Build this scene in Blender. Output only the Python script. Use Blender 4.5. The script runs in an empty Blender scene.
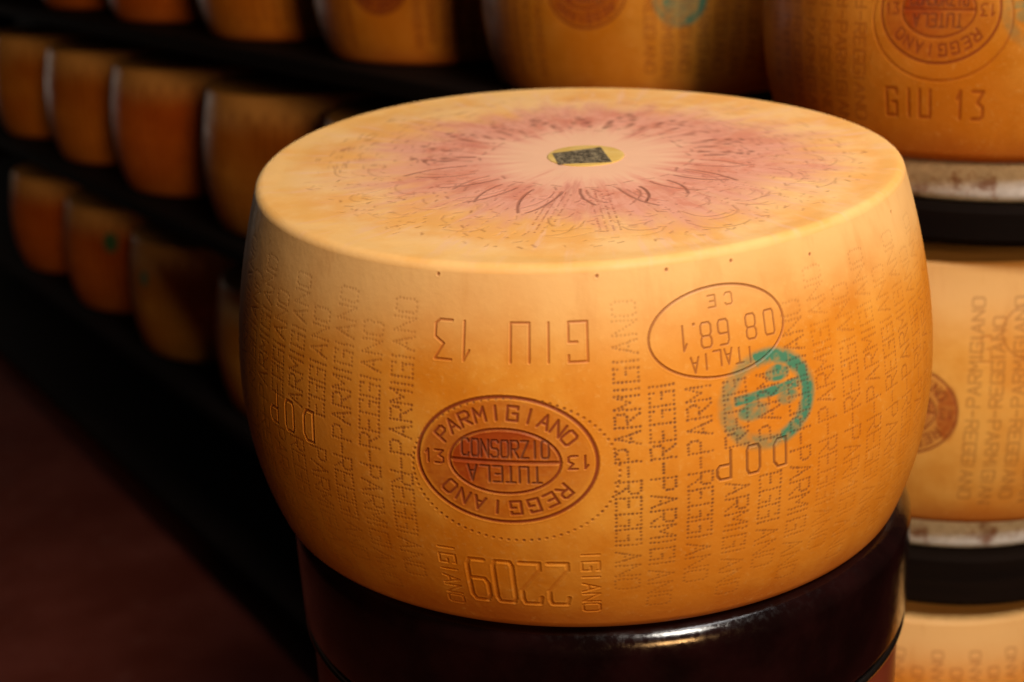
import bpy, bmesh, math, random
import numpy as np
from mathutils import Matrix, Vector

random.seed(4); rng = np.random.default_rng(11)
scene = bpy.context.scene
COL = scene.collection
EYE = 1.42                                   # camera height above the floor

# ------------------------------------------------------------------ camera
cam_data = bpy.data.cameras.new('camera'); cam = bpy.data.objects.new('camera', cam_data); COL.objects.link(cam)
rt = Vector((0.99879377, -0.01646044, -0.04626086)); up = Vector((0.04910207, 0.33482471, 0.94100021)); fw = Vector((0, 0.94213665, -0.33522908))
m = Matrix((rt, up, -fw)).transposed().to_4x4(); m.translation = Vector((0, 0, EYE))
cam.matrix_world = m
cam_data.sensor_width = 36.0; cam_data.lens = 36 * 1336.4 / 1024
cam_data.clip_start = 0.05
cam_data.dof.use_dof = True; cam_data.dof.focus_distance = 0.83; cam_data.dof.aperture_fstop = 5.0
scene.camera = cam
# ------------------------------------------------------------------ world, lights, exposure
w = bpy.data.worlds.new('world'); scene.world = w; w.use_nodes = True
w.node_tree.nodes['Background'].inputs[0].default_value = (0.9, 0.55, 0.4, 1)
w.node_tree.nodes['Background'].inputs[1].default_value = 0.012
vs = scene.view_settings
vs.view_transform = 'Standard'; vs.look = 'None'; vs.gamma = 1; vs.use_curve_mapping = False
vs.exposure = 0.0

def area(name, loc, target, size, power, color, spread=math.pi, size_y=None):
    d = bpy.data.lights.new(name, 'AREA'); d.energy = power; d.color = color; d.size = size
    if size_y: d.shape = 'RECTANGLE'; d.size_y = size_y
    d.spread = spread
    o = bpy.data.objects.new(name, d); COL.objects.link(o); o.location = loc
    o.rotation_euler = (Vector(target) - Vector(loc)).to_track_quat('-Z', 'Y').to_euler()
    return o
WC = Vector((0.0532, 0.9469, 0))             # axis of the front wheel
area('ceiling_lamp', (0.75, 0.45, 2.95), (0.12, 0.98, 1.15), 0.8, 2.6, (1, 0.98, 0.97), math.radians(70))
area('aisle_lamp', (0.85, -0.50, 2.90), (0.12, 1.0, 0.95), 0.5, 5.3, (1, 0.93, 0.82), math.radians(62))
area('orange_fill', (1.5, -3.2, 2.35), (-0.55, 2.6, 0.85), 0.9, 9.3, (1, 0.54, 0.20), math.radians(60))  # added orange fill, brightens the rack and warms the front wheel
area('daylight_far_left', (-3.15, 5.5, 0.95), (-0.2, 1.2, 0.95), 0.35, 2.4, (1.0, 0.86, 0.72), size_y=0.7)

# ------------------------------------------------------------------ helpers
def link(name, me, parent=None):
    o = bpy.data.objects.new(name, me); COL.objects.link(o)
    if parent: o.parent = parent
    return o
def tag(o, label=None, cat=None, group=None, kind=None):
    if label: o['label'] = label
    if cat: o['category'] = cat
    if group: o['group'] = group
    if kind: o['kind'] = kind
    return o
def from_bm(name, bm, mat, parent=None, smooth=False):
    me = bpy.data.meshes.new(name); bm.to_mesh(me); bm.free(); me.materials.append(mat)
    if smooth:
        for p in me.polygons: p.use_smooth = True
    return link(name, me, parent)
def box(bm, c, size, rz=0, bevel=0.003):
    r = bmesh.ops.create_cube(bm, size=1, matrix=Matrix.Translation(c) @ Matrix.Rotation(rz, 4, 'Z') @ Matrix.Diagonal((*size, 1)))
    if bevel:
        es = list({e for v in r['verts'] for e in v.link_edges})
        bmesh.ops.bevel(bm, geom=es, offset=bevel, segments=2, affect='EDGES', profile=.5)
def lathe(bm, prof, n=128):
    rings = []
    for r, z in prof:
        if r < 1e-6: rings.append([bm.verts.new((0, 0, z))])
        else: rings.append([bm.verts.new((r * math.cos(2*math.pi*k/n), r * math.sin(2*math.pi*k/n), z)) for k in range(n)])
    for a, b in zip(rings, rings[1:]):
        for k in range(n):
            k2 = (k+1) % n
            if len(a) == 1 and len(b) == 1: continue
            if len(a) == 1: bm.faces.new((a[0], b[k], b[k2]))
            elif len(b) == 1: bm.faces.new((a[k2], a[k], b[0]))
            else: bm.faces.new((a[k], b[k], b[k2], a[k2]))
    bmesh.ops.recalc_face_normals(bm, faces=bm.faces)

# node helpers
class NT:
    def __init__(s, name):
        s.m = bpy.data.materials.new(name); s.m.use_nodes = True; s.t = s.m.node_tree; s.b = s.t.nodes['Principled BSDF']
    def n(s, typ, **kw):
        nd = s.t.nodes.new(typ)
        for k, v in kw.items(): setattr(nd, k, v)
        return nd
    def l(s, a, b): s.t.links.new(a, b)
    def set(s, sock, v):
        if isinstance(v, bpy.types.NodeSocket): s.l(v, sock)
        else: sock.default_value = v
    def math(s, op, a, b=0.0, c=None, clamp=False):
        nd = s.n('ShaderNodeMath', operation=op); nd.use_clamp = clamp
        s.set(nd.inputs[0], a); s.set(nd.inputs[1], b)
        if c is not None: s.set(nd.inputs[2], c)
        return nd.outputs[0]
    def vmath(s, op, a, b=None, scale=None):
        nd = s.n('ShaderNodeVectorMath', operation=op); s.set(nd.inputs[0], a)
        if b is not None: s.set(nd.inputs[1], b)
        if scale is not None: s.set(nd.inputs[3], scale)
        return nd.outputs['Value'] if op == 'LENGTH' else nd.outputs[0]
    def noise(s, vec, scale, detail=3, rough=.5, dist=0):
        nd = s.n('ShaderNodeTexNoise'); s.set(nd.inputs['Vector'], vec); nd.inputs['Scale'].default_value = scale
        nd.inputs['Detail'].default_value = detail; nd.inputs['Roughness'].default_value = rough; nd.inputs['Distortion'].default_value = dist
        return nd.outputs['Fac']
    def mix(s, f, a, b, blend='MIX'):
        nd = s.n('ShaderNodeMix', data_type='RGBA', blend_type=blend); nd.clamp_factor = True
        s.set(nd.inputs[0], f)
        for sk, v in ((nd.inputs[6], a), (nd.inputs[7], b)):
            if isinstance(v, tuple): v = (*v, 1)
            s.set(sk, v)
        return nd.outputs[2]
    def ramp(s, f, lo, hi, a=0.0, b=1.0, smooth=True):
        nd = s.n('ShaderNodeMapRange'); nd.interpolation_type = 'SMOOTHSTEP' if smooth else 'LINEAR'
        s.set(nd.inputs[0], f); nd.inputs[1].default_value = lo; nd.inputs[2].default_value = hi
        nd.inputs[3].default_value = a; nd.inputs[4].default_value = b
        return nd.outputs[0]
    def obj(s): return s.n('ShaderNodeTexCoord').outputs['Object']
    def sep(s, v):
        nd = s.n('ShaderNodeSeparateXYZ'); s.set(nd.inputs[0], v); return nd.outputs
    def comb(s, x, y, z):
        nd = s.n('ShaderNodeCombineXYZ')
        for i, v in enumerate((x, y, z)): s.set(nd.inputs[i], v)
        return nd.outputs[0]
    def bump(s, h, strength, dist):
        nd = s.n('ShaderNodeBump'); nd.inputs['Strength'].default_value = strength; nd.inputs['Distance'].default_value = dist
        s.l(h, nd.inputs['Height']); s.l(nd.outputs[0], s.b.inputs['Normal'])

def rind(name, light=(.80, .37, .050), deep=(.66, .22, .012), top=False, seed=0.0, rough=.5):
    N = NT(name); P = N.vmath('ADD', N.obj(), (seed, seed * 1.7, 0.0)) if seed else N.obj()
    n1 = N.noise(P, 9, 5, .6); n2 = N.noise(P, 45, 4, .6); n3 = N.noise(P, 260, 3, .6)
    f = N.ramp(N.math('ADD', N.math('MULTIPLY', n1, .75), N.math('MULTIPLY', n2, .25)), .36, .66)
    c = N.mix(f, deep, light)
    # lighter belt under the upper edge, redder worn foot
    x, y, z = N.sep(N.obj())
    wob = N.math('MULTIPLY', N.math('SUBTRACT', n1, .5), .05)
    zz = N.math('ADD', z, wob)
    c = N.mix(N.ramp(zz, .170, .236, 0, .9), c, (.84, .52, .21)); n0 = N.noise(P, 4.2, 3, .55); c = N.mix(N.math('MULTIPLY', N.ramp(n0, .44, .60, 0, .55), N.ramp(z, .215, .16)), c, (.64, .19, .008))
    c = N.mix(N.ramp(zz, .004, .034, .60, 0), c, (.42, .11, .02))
    c = N.mix(N.ramp(n3, .55, .75, 0, .22), c, (.85, .5, .15))
    # streaks of a brushed, oiled surface
    st = N.noise(N.vmath('MULTIPLY', P, (60.0, 60.0, 3.0)), 1, 3, .6)
    c = N.mix(N.ramp(st, .5, .75, 0, .18), c, (.50, .15, .012))
    if top:
        at = N.n('ShaderNodeAttribute', attribute_name='zone'); zr, zg, zb = N.sep(at.outputs['Vector'])
        ctr = N.vmath('MULTIPLY', N.vmath('SUBTRACT', N.obj(), (.006, 0.0, 0.0)), (1.0, 1.0, 0.0))
        rr = N.vmath('LENGTH', ctr)
        dirv = N.n('ShaderNodeVectorMath', operation='NORMALIZE'); N.l(ctr, dirv.inputs[0]); dirv = dirv.outputs[0]
        ray = N.noise(N.vmath('ADD', N.vmath('SCALE', dirv, scale=9.0), N.comb(0.0, 0.0, N.math('MULTIPLY', rr, 16.0))), 1, 5, .62)
        ray2 = N.noise(N.vmath('ADD', N.vmath('SCALE', dirv, scale=24.0), N.comb(0.0, 0.0, N.math('MULTIPLY', rr, 22.0))), 1, 4, .6)
        big = N.noise(N.obj(), 7, 4, .55)
        edge = N.math('ADD', rr, N.math('MULTIPLY', N.math('SUBTRACT', big, .5), .10))
        edge = N.math('ADD', edge, N.math('MULTIPLY', N.math('SUBTRACT', ray, .5), .12))
        tc = N.mix(N.ramp(N.noise(N.obj(), 16, 5, .6), .38, .62, 0, .8), (.88, .53, .22), (.82, .38, .09))
        tc = N.mix(N.ramp(edge, .112, .190, .95, 0), tc, (.75, .34, .24))
        redm = N.math('MULTIPLY', N.ramp(edge, .055, .095), N.ramp(edge, .110, .175, 1, 0)); blot = N.noise(N.vmath('ADD', N.obj(), (3.1, 0.0, 0.0)), 30, 6, .7, .4); tc = N.mix(N.math('MULTIPLY', redm, N.ramp(blot, .46, .62, 0, .55)), tc, (.60, .18, .10))
        tc = N.mix(N.math('MULTIPLY', redm, N.ramp(ray2, .45, .68, 0, .55)), tc, (.55, .14, .07))
        tc = N.mix(N.math('MULTIPLY', redm, N.ramp(ray, .52, .68, 0, .5)), tc, (.50, .16, .12))
        tc = N.mix(N.math('MULTIPLY', N.ramp(ray2, .52, .7, 0, .45), N.ramp(rr, .04, .08)), tc, (.85, .50, .34))
        tc = N.mix(N.ramp(edge, .040, .088, .9, 0), tc, (.82, .48, .30))
        tc = N.mix(N.ramp(rr, .200, .218, 0, .35), tc, (.88, .50, .13))
        c = N.mix(zr, c, tc)
    am = N.n('ShaderNodeAttribute', attribute_name='marks'); mr, mg, mb = N.sep(am.outputs['Vector'])
    c = N.mix(N.math('MULTIPLY', mg, .95), c, (.33, .045, .005))
    c = N.mix(N.math('MULTIPLY', mb, .92), c, (.015, .22, .14))
    c = N.mix(mr, c, (.085, .040, .028))
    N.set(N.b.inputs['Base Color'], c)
    N.set(N.b.inputs['Roughness'], N.ramp(n2, .3, .7, rough - .06, rough + .12))
    N.b.inputs['Specular IOR Level'].default_value = .22
    N.bump(N.math('ADD', N.math('MULTIPLY', n2, 1.2), N.math('MULTIPLY', n3, .35)), .12, .003)
    return N.m

# ------------------------------------------------------------------ stroke lettering (4 x 6 cells)
G = {
 'A': [[(0,0),(2,6),(4,0)],[(.8,2.2),(3.2,2.2)]], 'P': [[(0,0),(0,6),(3.2,6),(4,5.2),(4,3.7),(3.2,3),(0,3)]],
 'R': [[(0,0),(0,6),(3.2,6),(4,5.2),(4,3.7),(3.2,3),(0,3)],[(1.6,3),(4,0)]], 'M': [[(0,0),(0,6),(2,2.4),(4,6),(4,0)]],
 'I': [[(2,0),(2,6)]], 'G': [[(4,5),(4,6),(0,6),(0,0),(4,0),(4,3),(2.2,3)]], 'N': [[(0,0),(0,6),(4,0),(4,6)]],
 'O': [[(.6,0),(3.4,0),(4,.9),(4,5.1),(3.4,6),(.6,6),(0,5.1),(0,.9),(.6,0)]], 'E': [[(4,6),(0,6),(0,0),(4,0)],[(0,3),(3,3)]],
 'C': [[(4,5),(3.3,6),(.7,6),(0,5),(0,1),(.7,0),(3.3,0),(4,1)]],
 'S': [[(4,5.2),(3.3,6),(.7,6),(0,5.2),(0,3.8),(.7,3.1),(3.3,2.9),(4,2.2),(4,.8),(3.3,0),(.7,0),(0,.8)]],
 'Z': [[(0,6),(4,6),(0,0),(4,0)]], 'T': [[(0,6),(4,6)],[(2,6),(2,0)]], 'U': [[(0,6),(0,0),(4,0),(4,6)]], 'L': [[(0,6),(0,0),(4,0)]],
 'D': [[(0,0),(0,6),(2.8,6),(4,4.8),(4,1.2),(2.8,0),(0,0)]], '-': [[(.5,3),(3.5,3)]], '1': [[(1.2,4.4),(2.4,6),(2.4,0)]],
 '3': [[(.2,6),(4,6),(2,3.6),(4,2.6),(4,.6),(3,0),(.2,0)]], '0': [[(.5,0),(3.5,0),(4,.6),(4,5.4),(3.5,6),(.5,6),(0,5.4),(0,.6),(.5,0)]],
 '8': [[(.6,3.2),(0,4),(0,5.3),(.7,6),(3.3,6),(4,5.3),(4,4),(3.4,3.2),(.6,3.2),(0,2.4),(0,.7),(.7,0),(3.3,0),(4,.7),(4,2.4),(3.4,3.2)]],
 '6': [[(3.6,6),(.6,6),(0,5),(0,.7),(.7,0),(3.3,0),(4,.7),(4,2.7),(3.3,3.3),(0,3.3)]],
 '9': [[(.4,0),(3.4,0),(4,.7),(4,5.3),(3.3,6),(.7,6),(0,5.3),(0,3.4),(.7,2.7),(4,2.7)]],
 '2': [[(0,5),(.4,6),(3.6,6),(4,5.4),(4,4),(0,1),(0,0),(4,0)]], '.': [[(1.9,0),(2.1,.2)]], ' ': []}

class Grid:
    """relief depth and pigment on a (columns, rows) grid with metric coordinates xs, ys"""
    def __init__(s, xs, ys):
        s.xs, s.ys = xs, ys; s.D = np.zeros((len(xs), len(ys)), np.float32); s.M = np.zeros((len(xs), len(ys), 3), np.float32)
        s.minw = 0
    def win(s, x0, x1, y0, y1):
        return (slice(*np.searchsorted(s.xs, (x0, x1))), slice(*np.searchsorted(s.ys, (y0, y1))))
    def seg(s, a, b, w, d, ink=(0, 0, 0)):
        w = max(w, s.minw); k = w * 2.2
        W = s.win(min(a[0], b[0]) - k, max(a[0], b[0]) + k, min(a[1], b[1]) - k, max(a[1], b[1]) + k)
        X = s.xs[W[0]][:, None]; Y = s.ys[W[1]][None, :]
        if X.size == 0 or Y.size == 0: return
        dx, dy = b[0] - a[0], b[1] - a[1]; L = dx*dx + dy*dy + 1e-12
        t = np.clip(((X - a[0]) * dx + (Y - a[1]) * dy) / L, 0, 1)
        r = np.hypot(X - a[0] - t * dx, Y - a[1] - t * dy) / w
        g = np.exp(-1.1 * r ** 3)
        lip = (0 if d < .0004 else -.22) * np.exp(-((r - 1.7) / .35) ** 2)
        cur = s.D[W]; new = d * (g + lip)
        s.D[W] = np.where(np.abs(new) > np.abs(cur), new, cur)
        gi = np.exp(-1.0 * r ** 3)
        for c in range(3):
            if ink[c]: s.M[W][..., c] = np.maximum(s.M[W][..., c], ink[c] * gi)
    def dot(s, p, w, d, ink): s.seg(p, (p[0] + 1e-5, p[1]), w, d, ink)
    def glyph(s, ch, o, u, v, sw, sh, w, d, ink, dots=0, fade=None, jit=0):
        f = lambda q: (o[0] + u[0]*q[0]*sw/4 + v[0]*q[1]*sh/6, o[1] + u[1]*q[0]*sw/4 + v[1]*q[1]*sh/6)
        for pl in G[ch]:
            pts = [f(q) for q in pl]
            for a, b in zip(pts, pts[1:]):
                if not dots:
                    i = ink if fade is None else tuple(c * fade(a) for c in ink)
                    s.seg(a, b, w, d, i)
                else:
                    L = math.hypot(b[0]-a[0], b[1]-a[1]); n = max(1, round(L / dots))
                    for k in range(n + 1):
                        p = (a[0] + (b[0]-a[0])*k/n + random.gauss(0, jit), a[1] + (b[1]-a[1])*k/n + random.gauss(0, jit))
                        q = (fade(p) if fade else 1) * random.uniform(.6, 1)
                        s.dot(p, w * random.uniform(.85, 1.1), d * (.25 + .75*(fade(p) if fade else 1)), tuple(c * q for c in ink))
    def text(s, t, o, u, v, adv, sw, sh, w, d, ink, **k):
        for i, ch in enumerate(t):
            s.glyph(ch, (o[0] + u[0]*adv*i, o[1] + u[1]*adv*i), u, v, sw, sh, w, d, ink, **k)
    def ellipse(s, c, rx, ry, w, d, ink, a0=0, a1=2*math.pi, n=90, dots=False):
        P = [(c[0] + rx*math.cos(a0+(a1-a0)*k/n), c[1] + ry*math.sin(a0+(a1-a0)*k/n)) for k in range(n+1)]
        if dots:
            for p in P: s.dot(p, w, d, tuple(i * random.uniform(.5, 1) for i in ink))
        else:
            for a, b in zip(P, P[1:]): s.seg(a, b, w, d, ink)
    def arc_text(s, t, c, rx, ry, a0, a1, sw, sh, w, d, ink, inward=False):
        """letters along an ellipse; a0..a1 are the parameter angles of first and last letter"""
        n = len(t)
        for i, ch in enumerate(t):
            a = a0 + (a1 - a0) * i / (n - 1)
            px, py = c[0] + rx*math.cos(a), c[1] + ry*math.sin(a)
            tx, ty = -rx*math.sin(a), ry*math.cos(a); L = math.hypot(tx, ty)
            sg = -1 if not inward else -1
            u = (sg*tx/L, sg*ty/L); v = (-u[1], u[0])
            s.glyph(ch, (px - u[0]*sw/2 - v[0]*sh/2, py - u[1]*sw/2 - v[1]*sh/2), u, v, sw, sh, w, d, ink)
    def patch(s, c, rx, ry, fn, chan, rnd=.25, cell=.004):
        W = s.win(c[0]-rx, c[0]+rx, c[1]-ry, c[1]+ry)
        X = s.xs[W[0]][:, None]; Y = s.ys[W[1]][None, :]
        if X.size == 0 or Y.size == 0: return
        nz = smooth_noise((X - c[0] + rx) / cell, (Y - c[1] + ry) / cell)
        val = np.clip(fn((X - c[0]), (Y - c[1])) * (1 - rnd + 2*rnd*(nz - .3)), 0, 1)
        s.M[W][..., chan] = np.maximum(s.M[W][..., chan], val)
NZ = rng.random((97, 97)).astype(np.float32)
def smooth_noise(x, y):
    def one(x, y):
        xi = np.floor(x).astype(int); yi = np.floor(y).astype(int); fx = x - xi; fy = y - yi
        fx = fx*fx*(3-2*fx); fy = fy*fy*(3-2*fy)
        g = lambda i, j: NZ[i % 97, j % 97]
        return (g(xi, yi)*(1-fx) + g(xi+1, yi)*fx)*(1-fy) + (g(xi, yi+1)*(1-fx) + g(xi+1, yi+1)*fx)*fy
    return .6*one(x, y) + .4*one(x*2.7+5, y*2.7+9)
sst = lambda x, a, b: (lambda t: t*t*(3-2*t))(np.clip((x-a)/(b-a), 0, 1))

RT, RB, BU, SK, H = 0.2272, 0.2309, 0.02327, -0.4246, 0.2491
def prof(z):
    t = z / H; return RB + (RT-RB)*t + BU*4*t*(1-t)*(1 + SK*(t-.5))
RA = .25                                     # metres of rind per radian

def wheel_mesh(name, th, step_z, mats, stamps=None, top_stamps=None, top_step=.004, rs=1.0, hs=1.0, deform=None, minw=0, zoff=0.0):
    """barrel shaped wheel; th: column angles (0 = towards -y, growing to +x)"""
    rb_, rt_ = .009, .0045
    a = np.linspace(0, math.pi/2, 7)
    zlo = rb_ * (1 - np.cos(a)); zhi = H - rt_ * (1 - np.sin(a))
    zhi = H - rt_ + rt_ * np.sin(a)
    zs = np.concatenate([zlo[:-1], np.arange(rb_, H - rt_, step_z), zhi[0:]])
    ins = np.zeros_like(zs)
    lo = zs < rb_; ins[lo] = rb_ - np.sqrt(np.clip(rb_**2 - (rb_ - zs[lo])**2, 0, None))
    hi = zs > H - rt_; ins[hi] = rt_ - np.sqrt(np.clip(rt_**2 - (zs[hi] - H + rt_)**2, 0, None))
    r = prof(zs) - ins
    g = Grid(th * RA, zs - zoff); g.minw = minw
    if stamps: stamps(g)
    # top rows going inwards
    rr = np.arange(r[-1] - top_step, .004, -top_step)
    gt = Grid(th, rr[::-1]); T = None
    R = np.concatenate([np.broadcast_to(r, g.D.shape) - g.D, np.broadcast_to(rr, (len(th), len(rr)))], 1)
    dip = -.0006 * sst(rr, r[-1], r[-1] - .014)
    M = np.concatenate([g.M, np.zeros((len(th), len(rr), 3), np.float32)], 1)
    Z = np.concatenate([np.broadcast_to(zs, g.D.shape), np.broadcast_to(H + dip, (len(th), len(rr)))], 1).copy()
    if top_stamps:
        X2 = (rr[None, :] * np.sin(th)[:, None]); Y2 = (-rr[None, :] * np.cos(th)[:, None])
        D2, M2 = top_stamps(X2, Y2, th, rr); Z[:, len(zs):] -= D2; M[:, len(zs):] = M2
    C = np.cos(th)[:, None]; S = np.sin(th)[:, None]
    X = R * S; Y = -R * C
    nc, nr = R.shape
    V = np.stack([X, Y, Z], -1).reshape(-1, 3)
    V = np.concatenate([V, [[0, 0, 0], [0, 0, H + dip[-1]]]])
    if deform: V = deform(V)
    V = V * np.array([rs, rs, hs])
    i = np.arange(nc)[:, None]; j = np.arange(nr - 1)[None, :]; i2 = (i + 1) % nc
    q = np.stack([i*nr + j, i2*nr + j, i2*nr + j + 1, i*nr + j + 1], -1).reshape(-1, 4)
    k = np.arange(nc); k2 = (k + 1) % nc
    tb = np.stack([k2*nr, k*nr, np.full(nc, nc*nr)], -1); tt = np.stack([k*nr + nr-1, k2*nr + nr-1, np.full(nc, nc*nr + 1)], -1)
    me = bpy.data.meshes.new(name)
    nl = q.size + tb.size + tt.size; npoly = len(q) + len(tb) + len(tt)
    me.vertices.add(len(V)); me.vertices.foreach_set('co', V.astype(np.float32).ravel())
    me.loops.add(nl); me.loops.foreach_set('vertex_index', np.concatenate([q.ravel(), tb.ravel(), tt.ravel()]).astype(np.int32))
    st = np.concatenate([np.arange(len(q))*4, q.size + np.arange(2*nc)*3]).astype(np.int32)
    me.polygons.add(npoly); me.polygons.foreach_set('loop_start', st)
    me.update(calc_edges=True)
    me.polygons.foreach_set('use_smooth', np.ones(npoly, bool))
    at = me.attributes.new('marks', 'FLOAT_COLOR', 'POINT')
    cc = np.ones((len(V), 4), np.float32); cc[:, :3] = 0; cc[:nc*nr, :3] = M.reshape(-1, 3); at.data.foreach_set('color', cc.ravel())
    at = me.attributes.new('zone', 'FLOAT_COLOR', 'POINT')
    zz = np.zeros((nc, nr, 4), np.float32); zz[:, len(zs)-4:, 0] = 1; zz[:, len(zs)-7:len(zs)-4, 0] = .5
    zc = np.ones((len(V), 4), np.float32); zc[:nc*nr] = zz.reshape(-1, 4); zc[-2] = 0; at.data.foreach_set('color', zc.ravel())
    me.validate(); me.materials.append(mats)
    return me

def th_cols(fine, lim, coarse):
    """fine angle steps between -lim and lim, coarse ones behind"""
    a = np.arange(-lim, lim + 1e-6, fine); b = np.arange(a[-1] + coarse, 2*math.pi - lim - coarse*.4, coarse)
    t = np.concatenate([a, b]); return np.sort(np.where(t > math.pi, t - 2*math.pi, t))

D = lambda deg: math.radians(deg) * RA
def columns(g, degs, ink, dots=.0023, w=.00088, dep=.00026, blocked=(), fade=None, z0=.122, sh=.0145):
    """dotted upright bands of lettering: one word climbs from the dash, the other descends"""
    for i, dg in degs:
        x = D(dg)
        up_, dn = ('PARMIGIANO', 'REGGIANO') if i % 2 == 0 else ('REGGIANO', 'PARMIGIANO')
        def f(p, base=fade): return base(p) if base else 1
        def ok(x_, z_):
            return not any(((x_-bx)/rx)**2 + ((z_-bz)/rz)**2 < 1 for bx, bz, rx, rz in blocked)
        sl = .0135
        if ok(x, z0): g.glyph('-', (x, z0 - .004), (0, 1), (-.0, 0), .008, sh, w, dep, ink, dots=dots, fade=f)
        z = z0 + .0065
        for ch in up_:
            adv = .0056 if ch == 'I' else .0109; xx = x + sl*(z - z0); gw = .0012 if ch == 'I' else .0080
            if z > .228: break
            if ok(xx, z + .004): g.glyph(ch, (xx + sh/2, z + (.0005 if ch == 'I' else 0)), (0, 1), (-1, 0), gw, sh, w, dep, ink, dots=dots, fade=f, jit=.00015)
            z += adv
        z = z0 - .0065
        for ch in dn:
            adv = .0056 if ch == 'I' else .0109; xx = x + sl*(z - z0); gw = .0012 if ch == 'I' else .0080
            if z < .026: break
            if ok(xx, z - .004): g.glyph(ch, (xx - sh/2, z), (0, -1), (1, 0), gw, sh, w, dep, ink, dots=dots, fade=f, jit=.00015)
            z -= adv

def consortium_seal(g, cx, cz, s=1.0, flip=False, red=1.0, fine=True):
    ink = (.38*red, 1.0*red, 0)
    g.ellipse((cx, cz), .0545*s, .0415*s, .0011, .0006, ink)
    g.ellipse((cx - .0005, cz), .0335*s, .0212*s, .0009, .0008, ink)
    sg = -1 if flip else 1
    g.patch((cx, cz), .056*s, .043*s, lambda X, Y: .55*red*sst(np.hypot(X/(.0545*s), Y/(.0415*s)), 1.0, .9)*(1 - .35*sg*X/(.05*s)), 1)
    g.patch((cx, cz), .034*s, .022*s, lambda X, Y: .95*red*sst(np.hypot(X/(.0335*s), Y/(.0212*s)), 1.02, .92)*(1 - .30*sg*X/(.03*s) + .3*sg*Y/.02), 1, rnd=.2)
    g.seg((cx - .033*s, cz), (cx + .033*s, cz), .0011, .0008, (.3*red, .9*red, 0))
    S = lambda v: v * s
    rx, ry = S(.0440), S(.0315)
    d2 = math.radians
    if not flip:
        g.arc_text('PARMIGIANO', (cx, cz), rx, ry, d2(150), d2(30), S(.0062), S(.0088), .0009, .0005, ink)
        g.arc_text('REGGIANO', (cx, cz), rx, ry, d2(-38), d2(-142), S(.0062), S(.0088), .0009, .0005, ink, inward=True)
    else:
        g.arc_text('PARMIGIANO', (cx, cz), rx, ry, d2(-30), d2(-150), S(.0062), S(.0088), .0009, .0005, ink)
        g.arc_text('REGGIANO', (cx, cz), rx, ry, d2(142), d2(38), S(.0062), S(.0088), .0009, .0005, ink)
    g.text('13', (cx - S(.0512), cz - S(.004)), (1, 0), (0, 1), S(.0075), S(.0055), S(.0085), .0007, .0006, ink)
    g.text('13', (cx + S(.0505), cz + S(.004)), (-1, 0), (0, -1), S(.0075), S(.0055), S(.0085), .0007, .0006, ink)
    dk = (.7*red, .9*red, 0)
    g.text('CONSORZIO', (cx - S(.0262), cz + S(.0030)), (1, 0), (0, 1), S(.0060), S(.0043), S(.0110), .0007, .0006, dk)
    g.text('TUTELA', (cx + S(.0215), cz - S(.0030)), (-1, 0), (0, -1), S(.0078), S(.0052), S(.0105), .0007, .0006, dk)

def green_stamp(g, cx, cz, k=1.0):
    def f(X, Y):
        X = X / 1.0; r = np.hypot(X/.0285, Y/.0265)
        ring = sst(np.abs(r - 1), .26, .06)
        ring = ring * (.75 + .25*np.sign(X + .3*Y))
        bar = sst(np.abs(Y - .0045 - .06*X), .0042, .0018) * sst(np.abs(X), .026, .021)
        blob = sst(np.hypot((X - .0075)/.0095, (Y - .0150)/.0058), 1.1, .6)
        bl2 = .75 * sst(np.hypot((X + .0115)/.0125, (Y + .0045)/.0070), 1.1, .5)
        bl3 = .7 * sst(np.hypot((X - .0135)/.0090, (Y + .0010)/.0060), 1.1, .5)
        return 1.35 * k * np.maximum.reduce([ring, bar, blob, bl2, bl3])
    g.patch((cx, cz), .037, .035, f, 2, rnd=.45, cell=.0045)

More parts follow.
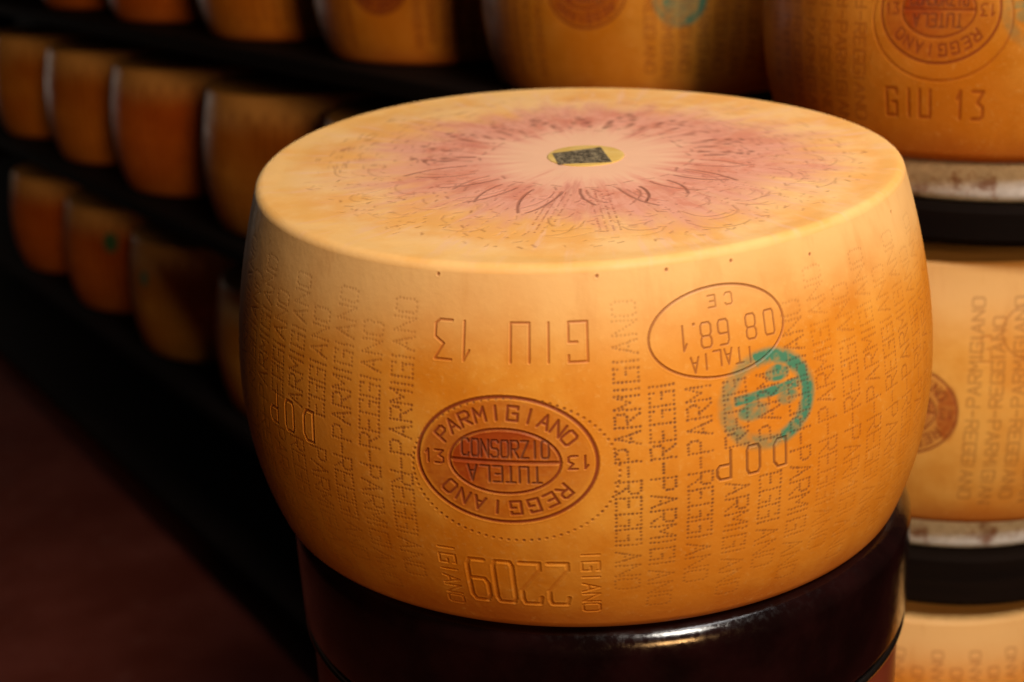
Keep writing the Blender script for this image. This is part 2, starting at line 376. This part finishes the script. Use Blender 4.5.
# ------------------------------------------------------------------ the front wheel
def front_stamps(g):
    sx = D(-14.0), .1305
    blocked_r = [(D(15.9), .200, .049, .030)]
    clearL = [(D(-13.9), .124, .064, .052)]
    r180 = ((-1, 0), (0, -1))
    # bands of dotted lettering
    dark = lambda p: (.30 + .70*float(sst(p[1], .03, .10))) * (1 - .75*float(sst(p[1], .165, .215)))
    mid = lambda p: (.3 + .7*float(sst(p[1], .05, .13))) * (1 - .7*float(sst(p[1], .16, .21)))
    B = [(0, 2.2)]
    columns(g, B, (.85, .30, 0), blocked=clearL, fade=dark)
    columns(g, [(1, 6.9)], (.92, .20, 0), blocked=blocked_r, fade=dark)
    columns(g, [(2, 12.0)], (.80, .25, 0), blocked=blocked_r + [(D(17), .110, .012, .016)], fade=dark)
    columns(g, [(3, 17.3), (4, 22.4)], (.72, .25, 0), blocked=blocked_r + [(D(19.6), .1185, .040, .013)], fade=dark)
    columns(g, [(5, 27.4)], (.65, .3, 0), blocked=blocked_r + [(D(23.5), .118, .012, .014)], fade=dark)
    columns(g, [(6 + k, 32.4 + 5.1*k) for k in range(8)], (.36, .35, 0), fade=lambda p: (.35 + .65*float(sst(p[1], .06, .12))) * (1 - .6*float(sst(p[1], .15, .20))))
    columns(g, [(0, -29.0)], (.55, .60, 0), dep=.00030, blocked=clearL, fade=mid)
    columns(g, [(-1 - k, -34.2 - 5.1*k) for k in range(8)], (.48, .55, 0), dep=.00026, fade=mid,
            blocked=[(D(-50.5), .128, .040, .015)])
    # short ends of two bands that run out under the blank field
    for dg in (-23.3, -3.0):
        for k, ch in enumerate('IGIANO' if dg < -10 else 'IGIANO'):
            g.glyph(ch, (D(dg) - .0055, .069 - .0088*k), (0, -1), (1, 0), .0068, .0105, .0007, .00045, (.05, .12, 0))
    # month stamp, upside down
    ink = (.06, .60, 0)
    def inv(ch, dg, ztop, sw, sh, w, d, i, dz=0):   # one glyph turned by 180 degrees, centred on dg, its foot at ztop
        g.glyph(ch, (D(dg) + sw/2, ztop), (-1, 0), (0, -1), sw, sh, w, d, i)
    for ch, dg in (('G', -3.9), ('I', -7.9), ('U', -11.8), ('1', -19.4), ('3', -22.6)):
        inv(ch, dg, .2145, .0112, .0230, .00075, .0005, ink)
    # dairy oval
    oi = (.42, .45, 0)
    g.ellipse((D(15.95), .1997), .0448, .0265, .00075, .0007, oi, n=140)
    for ch, dg in (('0', 23.8), ('8', 20.8), ('6', 16.5), ('8', 13.9), ('1', 10.7)): inv(ch, dg, .2062, .0066, .0146, .0006, .0004, oi)
    for ch, dg in (('C', 17.8), ('E', 15.2)): inv(ch, dg, .2210, .0048, .0068, .00055, .0004, (.25, .4, 0))
    g.dot((D(12.2), .2062), .0009, .0005, oi)
    for k, ch in enumerate('ITALIA'): inv(ch, 20.2 - 1.65*k, .1880 - .0006*abs(2.5-k)**1.3 + .001, .0048, .0092, .0006, .0004, oi)
    # seal
    consortium_seal(g, *sx, s=.98)
    g.ellipse((D(-13.0), .1235), .0615, .0470, .0009, .0004, (.70, .4, 0), n=84, dots=True)
    # DOP
    for ch, dg in (('D', 23.9), ('O', 19.7), ('P', 15.3)): inv(ch, dg, .1265, .0085, .0182, .00085, .0007, (.60, .25, 0))
    for ch, dg in (('D', -46.2), ('O', -51.0), ('P', -55.6)): inv(ch, dg, .1390, .0095, .0210, .0009, .0007, (.25, .55, 0))
    green_stamp(g, D(22.5), .153)
    # wheel number, broad shallow digits, upside down
    for ch, dg in (('2', -7.6), ('2', -11.5), ('0', -15.3), ('9', -19.1)):
        sw, sh = .0118, .0345
        inv(ch, dg, .0590, sw, sh, .0012, .0006, (.02, .16, 0))
    # a few pin pricks near the rim
    for dg, z in ((-24, .240), (-1, .2395), (9, .2392), (19, .2385), (57, .233), (33, .231)): g.dot((D(dg), z), .0010, .0006, (.35, .7, 0))

def front_top(X, Y, th, rr):
    D2 = np.zeros(X.shape, np.float32); M2 = np.zeros(X.shape + (3,), np.float32)
    ox = .006
    thl = th
    def seg(a, b, w, d, ink):
        d = d*.6; k = 2.5*w; x0, x1 = min(a[0], b[0])-k, max(a[0], b[0])+k; y0, y1 = min(a[1], b[1])-k, max(a[1], b[1])+k
        ra, rb = math.hypot(*a), math.hypot(*b); lo, hi = min(ra, rb)-k-.002, max(ra, rb)+k+.002
        jr = np.where((rr > lo) & (rr < hi))[0]
        if len(jr) == 0: return
        am = math.atan2((a[0]+b[0])/2, -(a[1]+b[1])/2); half = (math.hypot(b[0]-a[0], b[1]-a[1])/2 + k)/max(.02, lo) * 1.15
        dth = np.abs((thl - am + math.pi) % (2*math.pi) - math.pi); ic = np.where(dth < half)[0]
        if len(ic) == 0: return
        W = np.ix_(ic, jr); x = X[W]; y = Y[W]
        dx, dy = b[0]-a[0], b[1]-a[1]; t = np.clip(((x-a[0])*dx + (y-a[1])*dy)/(dx*dx+dy*dy+1e-12), 0, 1)
        r = np.hypot(x-a[0]-t*dx, y-a[1]-t*dy)/w; g_ = np.exp(-1.1*r**3)
        D2[W] = np.maximum(D2[W], d*g_)
        for c in range(3):
            if ink[c]:
                q = M2[W + ()][..., c] if False else M2[ic[:, None], jr[None, :], c]
                M2[ic[:, None], jr[None, :], c] = np.maximum(q, ink[c]*g_)
    def pol(r, a): return (ox + r*math.sin(a), -r*math.cos(a))
    def curve(pts, w, d, ink):
        for a, b in zip(pts, pts[1:]): seg(a, b, w, d, ink)
    R = random.Random(8)
    pur = (.40, .25, 0)
    # broken ring of short dashes around the pale centre
    n = 34
    for k in range(n):
        a = 2*math.pi*(k + R.uniform(-.2, .2))/n; r = .073 + R.uniform(-.002, .004)
        if R.random() < .75: curve([pol(r, a-.045), pol(r + R.uniform(-.003, .003), a + .045)], .0011, .0005, (.38*R.uniform(.4, 1), .2, 0))
        if R.random() < .5: curve([pol(r + .004, a), pol(r + .010, a + R.uniform(-.05, .05))], .0010, .0004, (.30, .2, 0))
    # fans of curved radial strokes, leaning to alternate sides
    m_ = 20
    for k in range(m_):
        ac = 2*math.pi*(k + R.uniform(-.15, .15))/m_ + .10
        for q in (-1, 1):
            st = R.uniform(.6, 1); a = ac + q*.07; r0 = .082 + R.uniform(-.003, .005); ln = R.uniform(.032, .052)
            pts = [pol(r0 + ln*t, a + q*(.10*t*t) + R.uniform(-.003, .003)) for t in np.linspace(0, 1, 8)]
            if R.random() < .92: curve(pts, .0012, .0006, tuple(c*st for c in (.60, .40, 0)))
            if R.random() < .5:
                a += q*.05; pts = [pol(r0 + .004 + ln*.8*t, a + q*(.12*t*t)) for t in np.linspace(0, 1, 6)]
                curve(pts, .0009, .0005, tuple(c*st*.7 for c in (.45, .35, 0)))
        for q in range(6):                     # nested chevrons and arcs outside each fan
            if R.random() < .25: continue
            s_ = q*.0075 + R.uniform(-.001, .001); st = R.uniform(.15, .6); wd = R.uniform(.06, .13); pk = R.uniform(.008, .020); a0 = ac + R.uniform(-.03, .03)
            pts = [pol(.134 + s_ + pk*math.sqrt(max(0, 1-t*t)), a0 + wd*t) for t in np.linspace(-1, 1, 11)]
            i0 = R.randint(0, 5); curve(pts[i0:i0 + R.randint(4, 9)], .0009, .0004, tuple(c*st for c in (.34, .35, 0)))
        for q in range(44):                    # small punched ticks
            a = ac + R.uniform(-.2, .2); r = R.uniform(.095, .198); e = R.uniform(-.005, .005); st = R.uniform(.1, .8)
            curve([pol(r, a), pol(r + R.uniform(-.004, .004), a + e/r)], .0009, .0004, tuple(c*st for c in (.32, .38, 0)))
    # dotted rays of tiny letters
    for k in range(24):
        a = 2*math.pi*k/24 + .02
        main = k in (0, 23)
        for r in np.arange(.088, .190 if not main else .172, .0030):
            for s_ in (-.0048, -.0016, .0016, .0048) if main else (-.003, .003):
                if R.random() < (.72 if main else .35):
                    p = pol(r + R.uniform(-.0005, .0005), a + s_/r*1.3)
                    st = R.uniform(.4, 1)*(1 if main else .6)
                    seg(p, (p[0]+1e-5, p[1]), .0009, .0005, (.28*st, .75*st, 0))
    # red wear blotches
    return D2, M2

m_front = rind('parmesan_rind_front', top=True)
E_, KX, KY = -0.11733, -0.00798, 0.0610
def front_deform(V):
    x, y, z = V.T; t = z / H
    return np.stack([x, y*(1 + E_*t*x/.25), z + t*(KX*x + KY*y)], -1)
FINE = .00048
th_front = th_cols(FINE/RA, math.radians(84), math.radians(2.0))
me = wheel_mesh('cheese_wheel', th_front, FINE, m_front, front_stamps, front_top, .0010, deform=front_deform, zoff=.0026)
front = link('cheese_wheel', me); ZB = EYE - 0.4477
front.location = (WC.x, WC.y, ZB)
tag(front, 'large golden parmesan cheese wheel with reddish top and oval seal on the dark round stand', 'cheese wheel')

# casein disc pressed into the top of the front wheel
def topz(x, y): return H + KX*x + KY*y - .0006
N = NT('casein'); n_ = N.noise(N.obj(), 60, 3)
N.set(N.b.inputs['Base Color'], N.mix(N.ramp(n_, .35, .65), (.66, .42, .10), (.74, .50, .16))); N.b.inputs['Roughness'].default_value = .5
m_casein = N.m
N = NT('faded_dark_print'); P = N.obj(); n_ = N.noise(P, 330, 4, .8, .6)
N.set(N.b.inputs['Base Color'], N.mix(N.ramp(n_, .44, .60), (.030, .024, .016), (.30, .24, .14))); N.b.inputs['Roughness'].default_value = .55
m_print = N.m
lx, ly = .0062, .001
bm = bmesh.new()
lathe(bm, [(0, -.0006), (.0272, -.0006), (.0278, .0001), (.0274, .0006), (.0268, .0007), (0, .0007)], 72)
for v in bm.verts:
    x, y = v.co.x + lx, v.co.y + ly; v.co = Vector((x, y, topz(x, y) + v.co.z))
disc = from_bm('casein_disc', bm, m_casein, front, True); disc['label'] = 'small yellow casein disc set in the centre of the top'
bm = bmesh.new()
quad = [(-.0175, .0085), (.0185, .0200), (.0232, -.0205), (-.0145, -.0205)]
lo = [bm.verts.new((x, y, topz(x, y) + .0003)) for x, y in quad]; hi = [bm.verts.new((x, y, topz(x, y) + .0010)) for x, y in quad]
bm.faces.new(hi[::-1]); bm.faces.new(lo)
for k in range(4): bm.faces.new((lo[k], hi[k], hi[(k+1) % 4], lo[(k+1) % 4]))
bmesh.ops.recalc_face_normals(bm, faces=bm.faces)
pp = from_bm('printed_patch', bm, m_print, disc); pp['label'] = 'worn dark four-sided printed patch'

# ------------------------------------------------------------------ stand
N = NT('dark_lacquer'); P = N.obj(); n1 = N.noise(P, 25, 4); n2 = N.noise(P, 160, 4, .7)
N.set(N.b.inputs['Base Color'], N.mix(N.ramp(n1, .3, .7), (.005, .0015, .0015), (.012, .003, .003)))
N.set(N.b.inputs['Roughness'], N.ramp(n2, .4, .65, .12, .24)); N.b.inputs['Specular IOR Level'].default_value = .5; N.b.inputs['Coat Weight'].default_value = .2; N.b.inputs['Coat Roughness'].default_value = .12
N.bump(N.math('ADD', n2, N.math('MULTIPLY', n1, 1.0)), .10, .002)
m_lac = N.m
N = NT('red_floor_reflection'); n1 = N.noise(N.obj(), 14, 4)
N.set(N.b.inputs['Base Color'], N.mix(N.ramp(n1, .3, .7), (.10, .015, .008), (.18, .035, .015))); N.b.inputs['Roughness'].default_value = .28  # red-brown puts the red floor's reflection into the body colour
m_redrefl = N.m
stand = bpy.data.objects.new('round_stand', None); COL.objects.link(stand); stand.location = (WC.x + .0085, WC.y + .0, 0)
tag(stand, 'dark glossy round stand carrying the big cheese wheel in front', 'stand')
RS = .2355
def fil(r, z, c, sx, sz, n=6, rad=.008):
    return [(r + sx*rad*math.sin(math.pi/2*k/n) - sx*rad, z + sz*rad*math.cos(math.pi/2*k/n) - sz*rad) for k in range(n+1)]
bm = bmesh.new()
top_arc = fil(RS, ZB, 0, 1, 1, rad=.017); bot_arc = [(RS - .006 + .006*math.cos(a), ZB - .088 + .006 - .006*math.sin(a)) for a in np.linspace(0, math.pi/2, 5)]
lathe(bm, [(0, ZB)] + top_arc + [(RS + .0005, ZB - .03), (RS, ZB - .06)] + bot_arc + [(0, ZB - .088)], 160)
from_bm('stand_top', bm, m_lac, stand, True)
bm = bmesh.new()
lathe(bm, [(0, ZB - .088), (RS - .008, ZB - .088), (RS - .005, ZB - .093), (RS - .005, ZB - .15), (RS - .010, ZB - .40), (RS - .006, .05), (RS + .004, .03), (RS + .006, .012), (RS + .004, 0), (0, 0)], 128)
o = from_bm('stand_body', bm, m_redrefl, stand, True); o['label'] = 'dark red-brown round body under the glossy top'
bm = bmesh.new()                              # bright bead running round the joint
ringp = [(RS - .004 + .0035*math.cos(a), ZB - .094 + .0035*math.sin(a)) for a in np.linspace(0, 2*math.pi, 13)]
lathe(bm, ringp, 160)
N = NT('dull_metal'); N.b.inputs['Metallic'].default_value = 1; N.b.inputs['Roughness'].default_value = .2; N.b.inputs['Base Color'].default_value = (.55, .50, .45, 1)
m_metal = N.m
o = from_bm('metal_bead', bm, m_metal, stand, True); o['label'] = 'thin metal bead around the stand below the dark top'

# ------------------------------------------------------------------ racks behind
ANG = 0.59897; dr = Vector((-math.sin(ANG), math.cos(ANG), 0)); nf = Vector((-math.cos(ANG), -math.sin(ANG), 0))   # along the rack, towards the aisle
P0 = Vector((0.4660, 1.2721, 0)); ROT = ANG + math.pi/2
N = NT('black_old_wood'); P = N.obj(); gr = N.noise(N.vmath('MULTIPLY', P, (2.0, 2.0, 30.0)), 1, 5, .6)
N.set(N.b.inputs['Base Color'], N.mix(N.ramp(gr, .3, .7), (.004, .002, .0015), (.010, .005, .003))); N.b.inputs['Roughness'].default_value = .85; N.b.inputs['Specular IOR Level'].default_value = .1
N.bump(gr, .3, .004); m_wood = N.m
shelf_z = [EYE + .075, EYE - .2509, EYE - .5984, EYE - .9647, EYE - 1.285]
rack = bpy.data.objects.new('aging_rack', None); COL.objects.link(rack); rack.location = (P0 + dr*2.4)
tag(rack, 'long black wooden rack of shelves running into the dark at the left', 'rack')
def rk(s, off, z): return P0 + dr*s + nf*off + Vector((0, 0, z)) - rack.location
for z in shelf_z:
    bm = bmesh.new(); th_ = .026
    box(bm, rk(2.45, 0, z - th_/2), (4.10, .47, th_), ROT, .004)
    from_bm('shelf_plank', bm, m_wood, rack)
for s in (.42, 1.9, 3.2, 4.48):
    bm = bmesh.new(); box(bm, rk(s, -.26, .78), (.05, .05, 1.56), ROT, .003); from_bm('upright_post', bm, m_wood, rack)
bm = bmesh.new(); box(bm, rk(2.45, -.295, .78), (4.15, .012, 1.56), ROT, .001); from_bm('back_panel', bm, m_wood, rack)

# narrow support at the right, carrying round boards
RS_, HS_ = .862, 1.018
rack2 = bpy.data.objects.new('board_rack', None); COL.objects.link(rack2); rack2.location = (P0 + dr*0)
tag(rack2, 'black upright frame at the right holding the stacked wheels on pale round boards', 'rack')
def rk2(s, off, z): return P0 + dr*s + nf*off + Vector((0, 0, z)) - rack2.location
BT, PT = .039, .034
for z, PT in zip(shelf_z[1:4], (.034, .054, .034)):  # black support discs, thickened to darken the gap over each wheel below
    cx, cy = {1: (.4695, 1.267), 2: (.4436, 1.3048), 3: (.4341, 1.3188)}[shelf_z.index(z)]
    bm = bmesh.new(); zt = z - BT; lathe(bm, [(0, zt - PT), (.186, zt - PT), (.190, zt - PT + .006), (.190, zt - .005), (.186, zt), (0, zt)], 96)
    bmesh.ops.translate(bm, verts=bm.verts, vec=Vector((cx, cy, 0)) - rack2.location)
    o = from_bm('shade_bracket', bm, m_wood, rack2, False)
bm = bmesh.new(); box(bm, rk2(0, -.26, .78), (.20, .06, 1.56), ROT, .003); from_bm('upright_post', bm, m_wood, rack2)

N = NT('worn_white_paint'); P = N.obj(); n1 = N.noise(P, 30, 5, .65); n2 = N.noise(P, 110, 4, .7)
c = N.mix(N.ramp(n2, .3, .7), (.62, .64, .68), (.82, .86, .92)); c = N.mix(N.ramp(n1, .52, .66, 0, .9), c, (.30, .16, .11))
N.set(N.b.inputs['Base Color'], c); N.b.inputs['Roughness'].default_value = .5; m_white = N.m

# ------------------------------------------------------------------ wheels behind
m_b = [rind('parmesan_rind_ochre', (.72, .31, .04), (.54, .19, .012), seed=3.0, rough=.40),
       rind('parmesan_rind_red', (.76, .21, .018), (.58, .13, .008), seed=7.0, rough=.40),
       rind('parmesan_rind_brown', (.70, .27, .03), (.50, .16, .010), seed=12.0, rough=.38),
       rind('parmesan_rind_pale', (.84, .45, .10), (.72, .32, .05), seed=5.0, rough=.45),
       rind('parmesan_rind_orange', (.84, .36, .05), (.74, .25, .02), seed=9.0, rough=.45)]
ALLC = lambda lo, hi: [(k, 5.05*k) for k in range(lo, hi)]
tx = dict(dots=0, w=.0009, dep=.0002, z0=.118, sh=.0125)
def st_A0(g):
    columns(g, [(k, dg) for k, dg in ALLC(-16, 12) if not (-49 < dg < -15)], (.16, .45, 0), **tx)
    consortium_seal(g, D(-32.8), .1245, 1.0, red=.95); g.ellipse((D(-32.5), .118), .064, .049, .001, .0006, (.1, .4, 0), n=80)
    ink = (.15, .75, 0)
    for ch, dg in (('G', -42.6), ('I', -38.6), ('U', -35.0), ('1', -27.6), ('3', -23.8)):
        g.glyph(ch, (D(dg) - .005, .0385), (1, 0), (0, 1), .0100, .0225, .0015, .0006, (.12, .60, 0))
    green_stamp(g, D(-12.5), .125, .55)
def st_B0(g):
    columns(g, [(k, dg) for k, dg in ALLC(-2, 14)] , (.28, .25, 0), **tx)
    consortium_seal(g, D(-26.0), .117, 1.0, red=1.0)
    g.patch((D(-15.8), .117), .014, .030, lambda X, Y: .9*sst(np.hypot(X/.013, Y/.029), 1, .7), 1)
    g.glyph('G', (D(-9), .165), (1, 0), (0, 1), .010, .022, .001, .0006, (.05, .35, 0))
    g.ellipse((D(5), .19), .04, .026, .0009, .0006, (.2, .3, 0), n=60)
def st_C0(g): columns(g, ALLC(-14, 14), (.18, .35, 0), **tx)
def st_A1(g):
    columns(g, [(k, dg) for k, dg in ALLC(-16, 12) if not (-44 < dg < -14)], (.25, .55, 0), **tx)
    consortium_seal(g, D(-29.0), .121, 1.0, red=1.0)
    g.patch((D(-29.0), .121), .054, .041, lambda X, Y: .75*sst(np.hypot(X/.053, Y/.040), 1, .85), 1)
    green_stamp(g, D(-1.8), .110, 1.0); g.patch((D(-1.8), .110), .03, .03, lambda X, Y: .6*sst(np.hypot(X/.028, Y/.028), 1, .7), 2)
def st_A2(g):
    columns(g, [(k, dg) for k, dg in ALLC(-16, 12) if not (-42 < dg < -16)], (.15, .4, 0), **tx)
    consortium_seal(g, D(-30.0), .112, 1.0); g.patch((D(-30), .112), .054, .041, lambda X, Y: .8*sst(np.hypot(X/.053, Y/.040), 1, .85), 1)
def st_plain(dark=.12):
    def f(g): columns(g, ALLC(-16, 16), (dark, .35, 0), **tx)
    return f
def st_green(dg, z, r):
    def f(g):
        columns(g, ALLC(-16, 16), (.12, .35, 0), **tx)
        g.patch((D(dg), z), r*1.1, r*1.1, lambda X, Y: 1.5*sst(np.hypot(X, Y)/r, 1.0, .4), 2, rnd=.1)
    return f
thm = th_cols(.0011/RA, math.radians(75), math.radians(3)); thl = th_cols(.003/RA, math.radians(88), math.radians(4))
plain_mesh = {}
def back_wheel(x, y, row, mat, label, stamps=None, hi=False, sr=1.0):
    if stamps is None:
        if mat not in plain_mesh: plain_mesh[mat] = wheel_mesh('cheese_wheel', thl, .003, m_b[mat], st_plain(), rs=RS_, hs=HS_, top_step=.01, minw=.0022)
        me = plain_mesh[mat]
    else:
        me = wheel_mesh('cheese_wheel', thm if hi else thl, .0011 if hi else .003, m_b[mat], stamps, rs=RS_, hs=HS_, top_step=.006, minw=0 if hi else .0022)
    o = link('cheese_wheel', me); o.location = (x, y, shelf_z[row]); o['label'] = label; o['category'] = 'cheese wheel'; o['group'] = 'parmesan wheels on the racks behind'
    return o
back_wheel(.4695, 1.267, 1, 0, 'brown cheese wheel at the upper right stamped GIU 13 below a red oval seal', st_A0, True)
back_wheel(.4436, 1.3048, 2, 3, 'pale golden cheese wheel at the right between two white boards, mostly behind the front wheel', st_B0, True)
back_wheel(.4341, 1.3188, 3, 4, 'orange cheese wheel at the lower right corner under the lower white board', st_C0, True)
back_wheel(.2008, 1.6605, 1, 0, 'cheese wheel above the front wheel with a brown seal beside a green ink stamp', st_A1, True)
back_wheel(-.0478, 2.0245, 1, 0, 'top shelf cheese wheel with a small red-brown seal at the upper picture edge', st_A2)
back_wheel(-.2943, 2.3859, 1, 0, 'plain top shelf cheese wheel just left of the one with a red-brown seal', None)
back_wheel(-.5579, 2.7721, 1, 1, 'dim reddish top shelf cheese wheel, second from the upper left corner', None)
back_wheel(-.815, 3.150, 1, 1, 'darkest top shelf cheese wheel in the upper left corner', None)
back_wheel(-.0688, 2.0555, 2, 0, 'middle shelf cheese wheel almost hidden, its rim peeking over the left of the front wheel', None)
back_wheel(-.3251, 2.431, 2, 2, 'middle shelf brown cheese wheel with pale rim, touching the front wheel on the left', None)
back_wheel(-.5951, 2.8265, 2, 1, 'middle shelf red-orange cheese wheel with a flat face, third from the left edge', None)
back_wheel(-.8438, 3.1908, 2, 2, 'narrow dim middle shelf cheese wheel, second from the left edge', None)
back_wheel(-1.1066, 3.5758, 2, 0, 'middle shelf cheese wheel cut by the left picture edge', None)
back_wheel(-.3524, 2.4709, 3, 2, 'lower shelf cheese wheel showing only a sliver beside the front wheel', None)
back_wheel(-.6163, 2.8575, 3, 2, 'lower shelf cheese wheel with a green dot at its upper left', st_green(-46.0, .1776, .020))
back_wheel(-.8719, 3.232, 3, 1, 'lower shelf reddish cheese wheel with a dark green smudge near its top', st_green(-14.0, .1766, .030))
back_wheel(-1.128, 3.606, 3, 1, 'lower shelf cheese wheel lost in shadow at the left edge', None)

# round boards under the right-hand wheels
for (x, y), row, lb in (((.4695, 1.267), 1, 'scuffed whitish round board under the upper right cheese wheel'), ((.4436, 1.3048), 2, 'rust-stained whitish round board under the pale right-hand cheese wheel'),
                        ((.4341, 1.3188), 3, 'whitish round board under the lower right cheese wheel, below the frame')):
    if row == 3: continue
    bm = bmesh.new(); r_ = .178
    lathe(bm, [(0, -BT), (r_ - .008, -BT), (r_ - .002, -BT + .004), (r_, -BT + .010), (r_, -.008), (r_ - .003, -.002), (r_ - .009, 0), (0, 0)], 96)
    o = from_bm('round_board', bm, m_white, None, True); o.location = (x, y, shelf_z[row]); tag(o, lb, 'board', 'round boards of the right-hand stack')

# ------------------------------------------------------------------ floor and walls
N = NT('red_floor'); P = N.obj(); n1 = N.noise(P, 3.2, 5, .6); n2 = N.noise(P, 14, 4, .6)
c = N.mix(N.ramp(n1, .35, .7), (.11, .018, .008), (.16, .035, .022)); c = N.mix(N.ramp(n2, .58, .75, 0, .35), c, (.24, .10, .08))
N.set(N.b.inputs['Base Color'], c); N.set(N.b.inputs['Roughness'], N.ramp(n2, .3, .7, .6, .85)); N.b.inputs['Specular IOR Level'].default_value = .15; N.bump(n2, .15, .003)
bm = bmesh.new(); box(bm, (-.3, 2.2, -.05), (8.2, 8.2, .1), 0, 0); o = from_bm('floor', bm, N.m); o['kind'] = 'structure'
N = NT('dark_plaster'); n1 = N.noise(N.obj(), 4, 4)
N.set(N.b.inputs['Base Color'], N.mix(n1, (.020, .013, .010), (.035, .022, .016))); N.b.inputs['Roughness'].default_value = .9
bm = bmesh.new(); box(bm, (-.3, 6.25, 1.6), (8.2, .1, 3.2), 0, 0); o = from_bm('wall_back', bm, N.m); o['kind'] = 'structure'
bm = bmesh.new(); box(bm, (-4.35, 2.2, 1.6), (.1, 8.0, 3.2), 0, 0); o = from_bm('wall_left', bm, N.m); o['kind'] = 'structure'
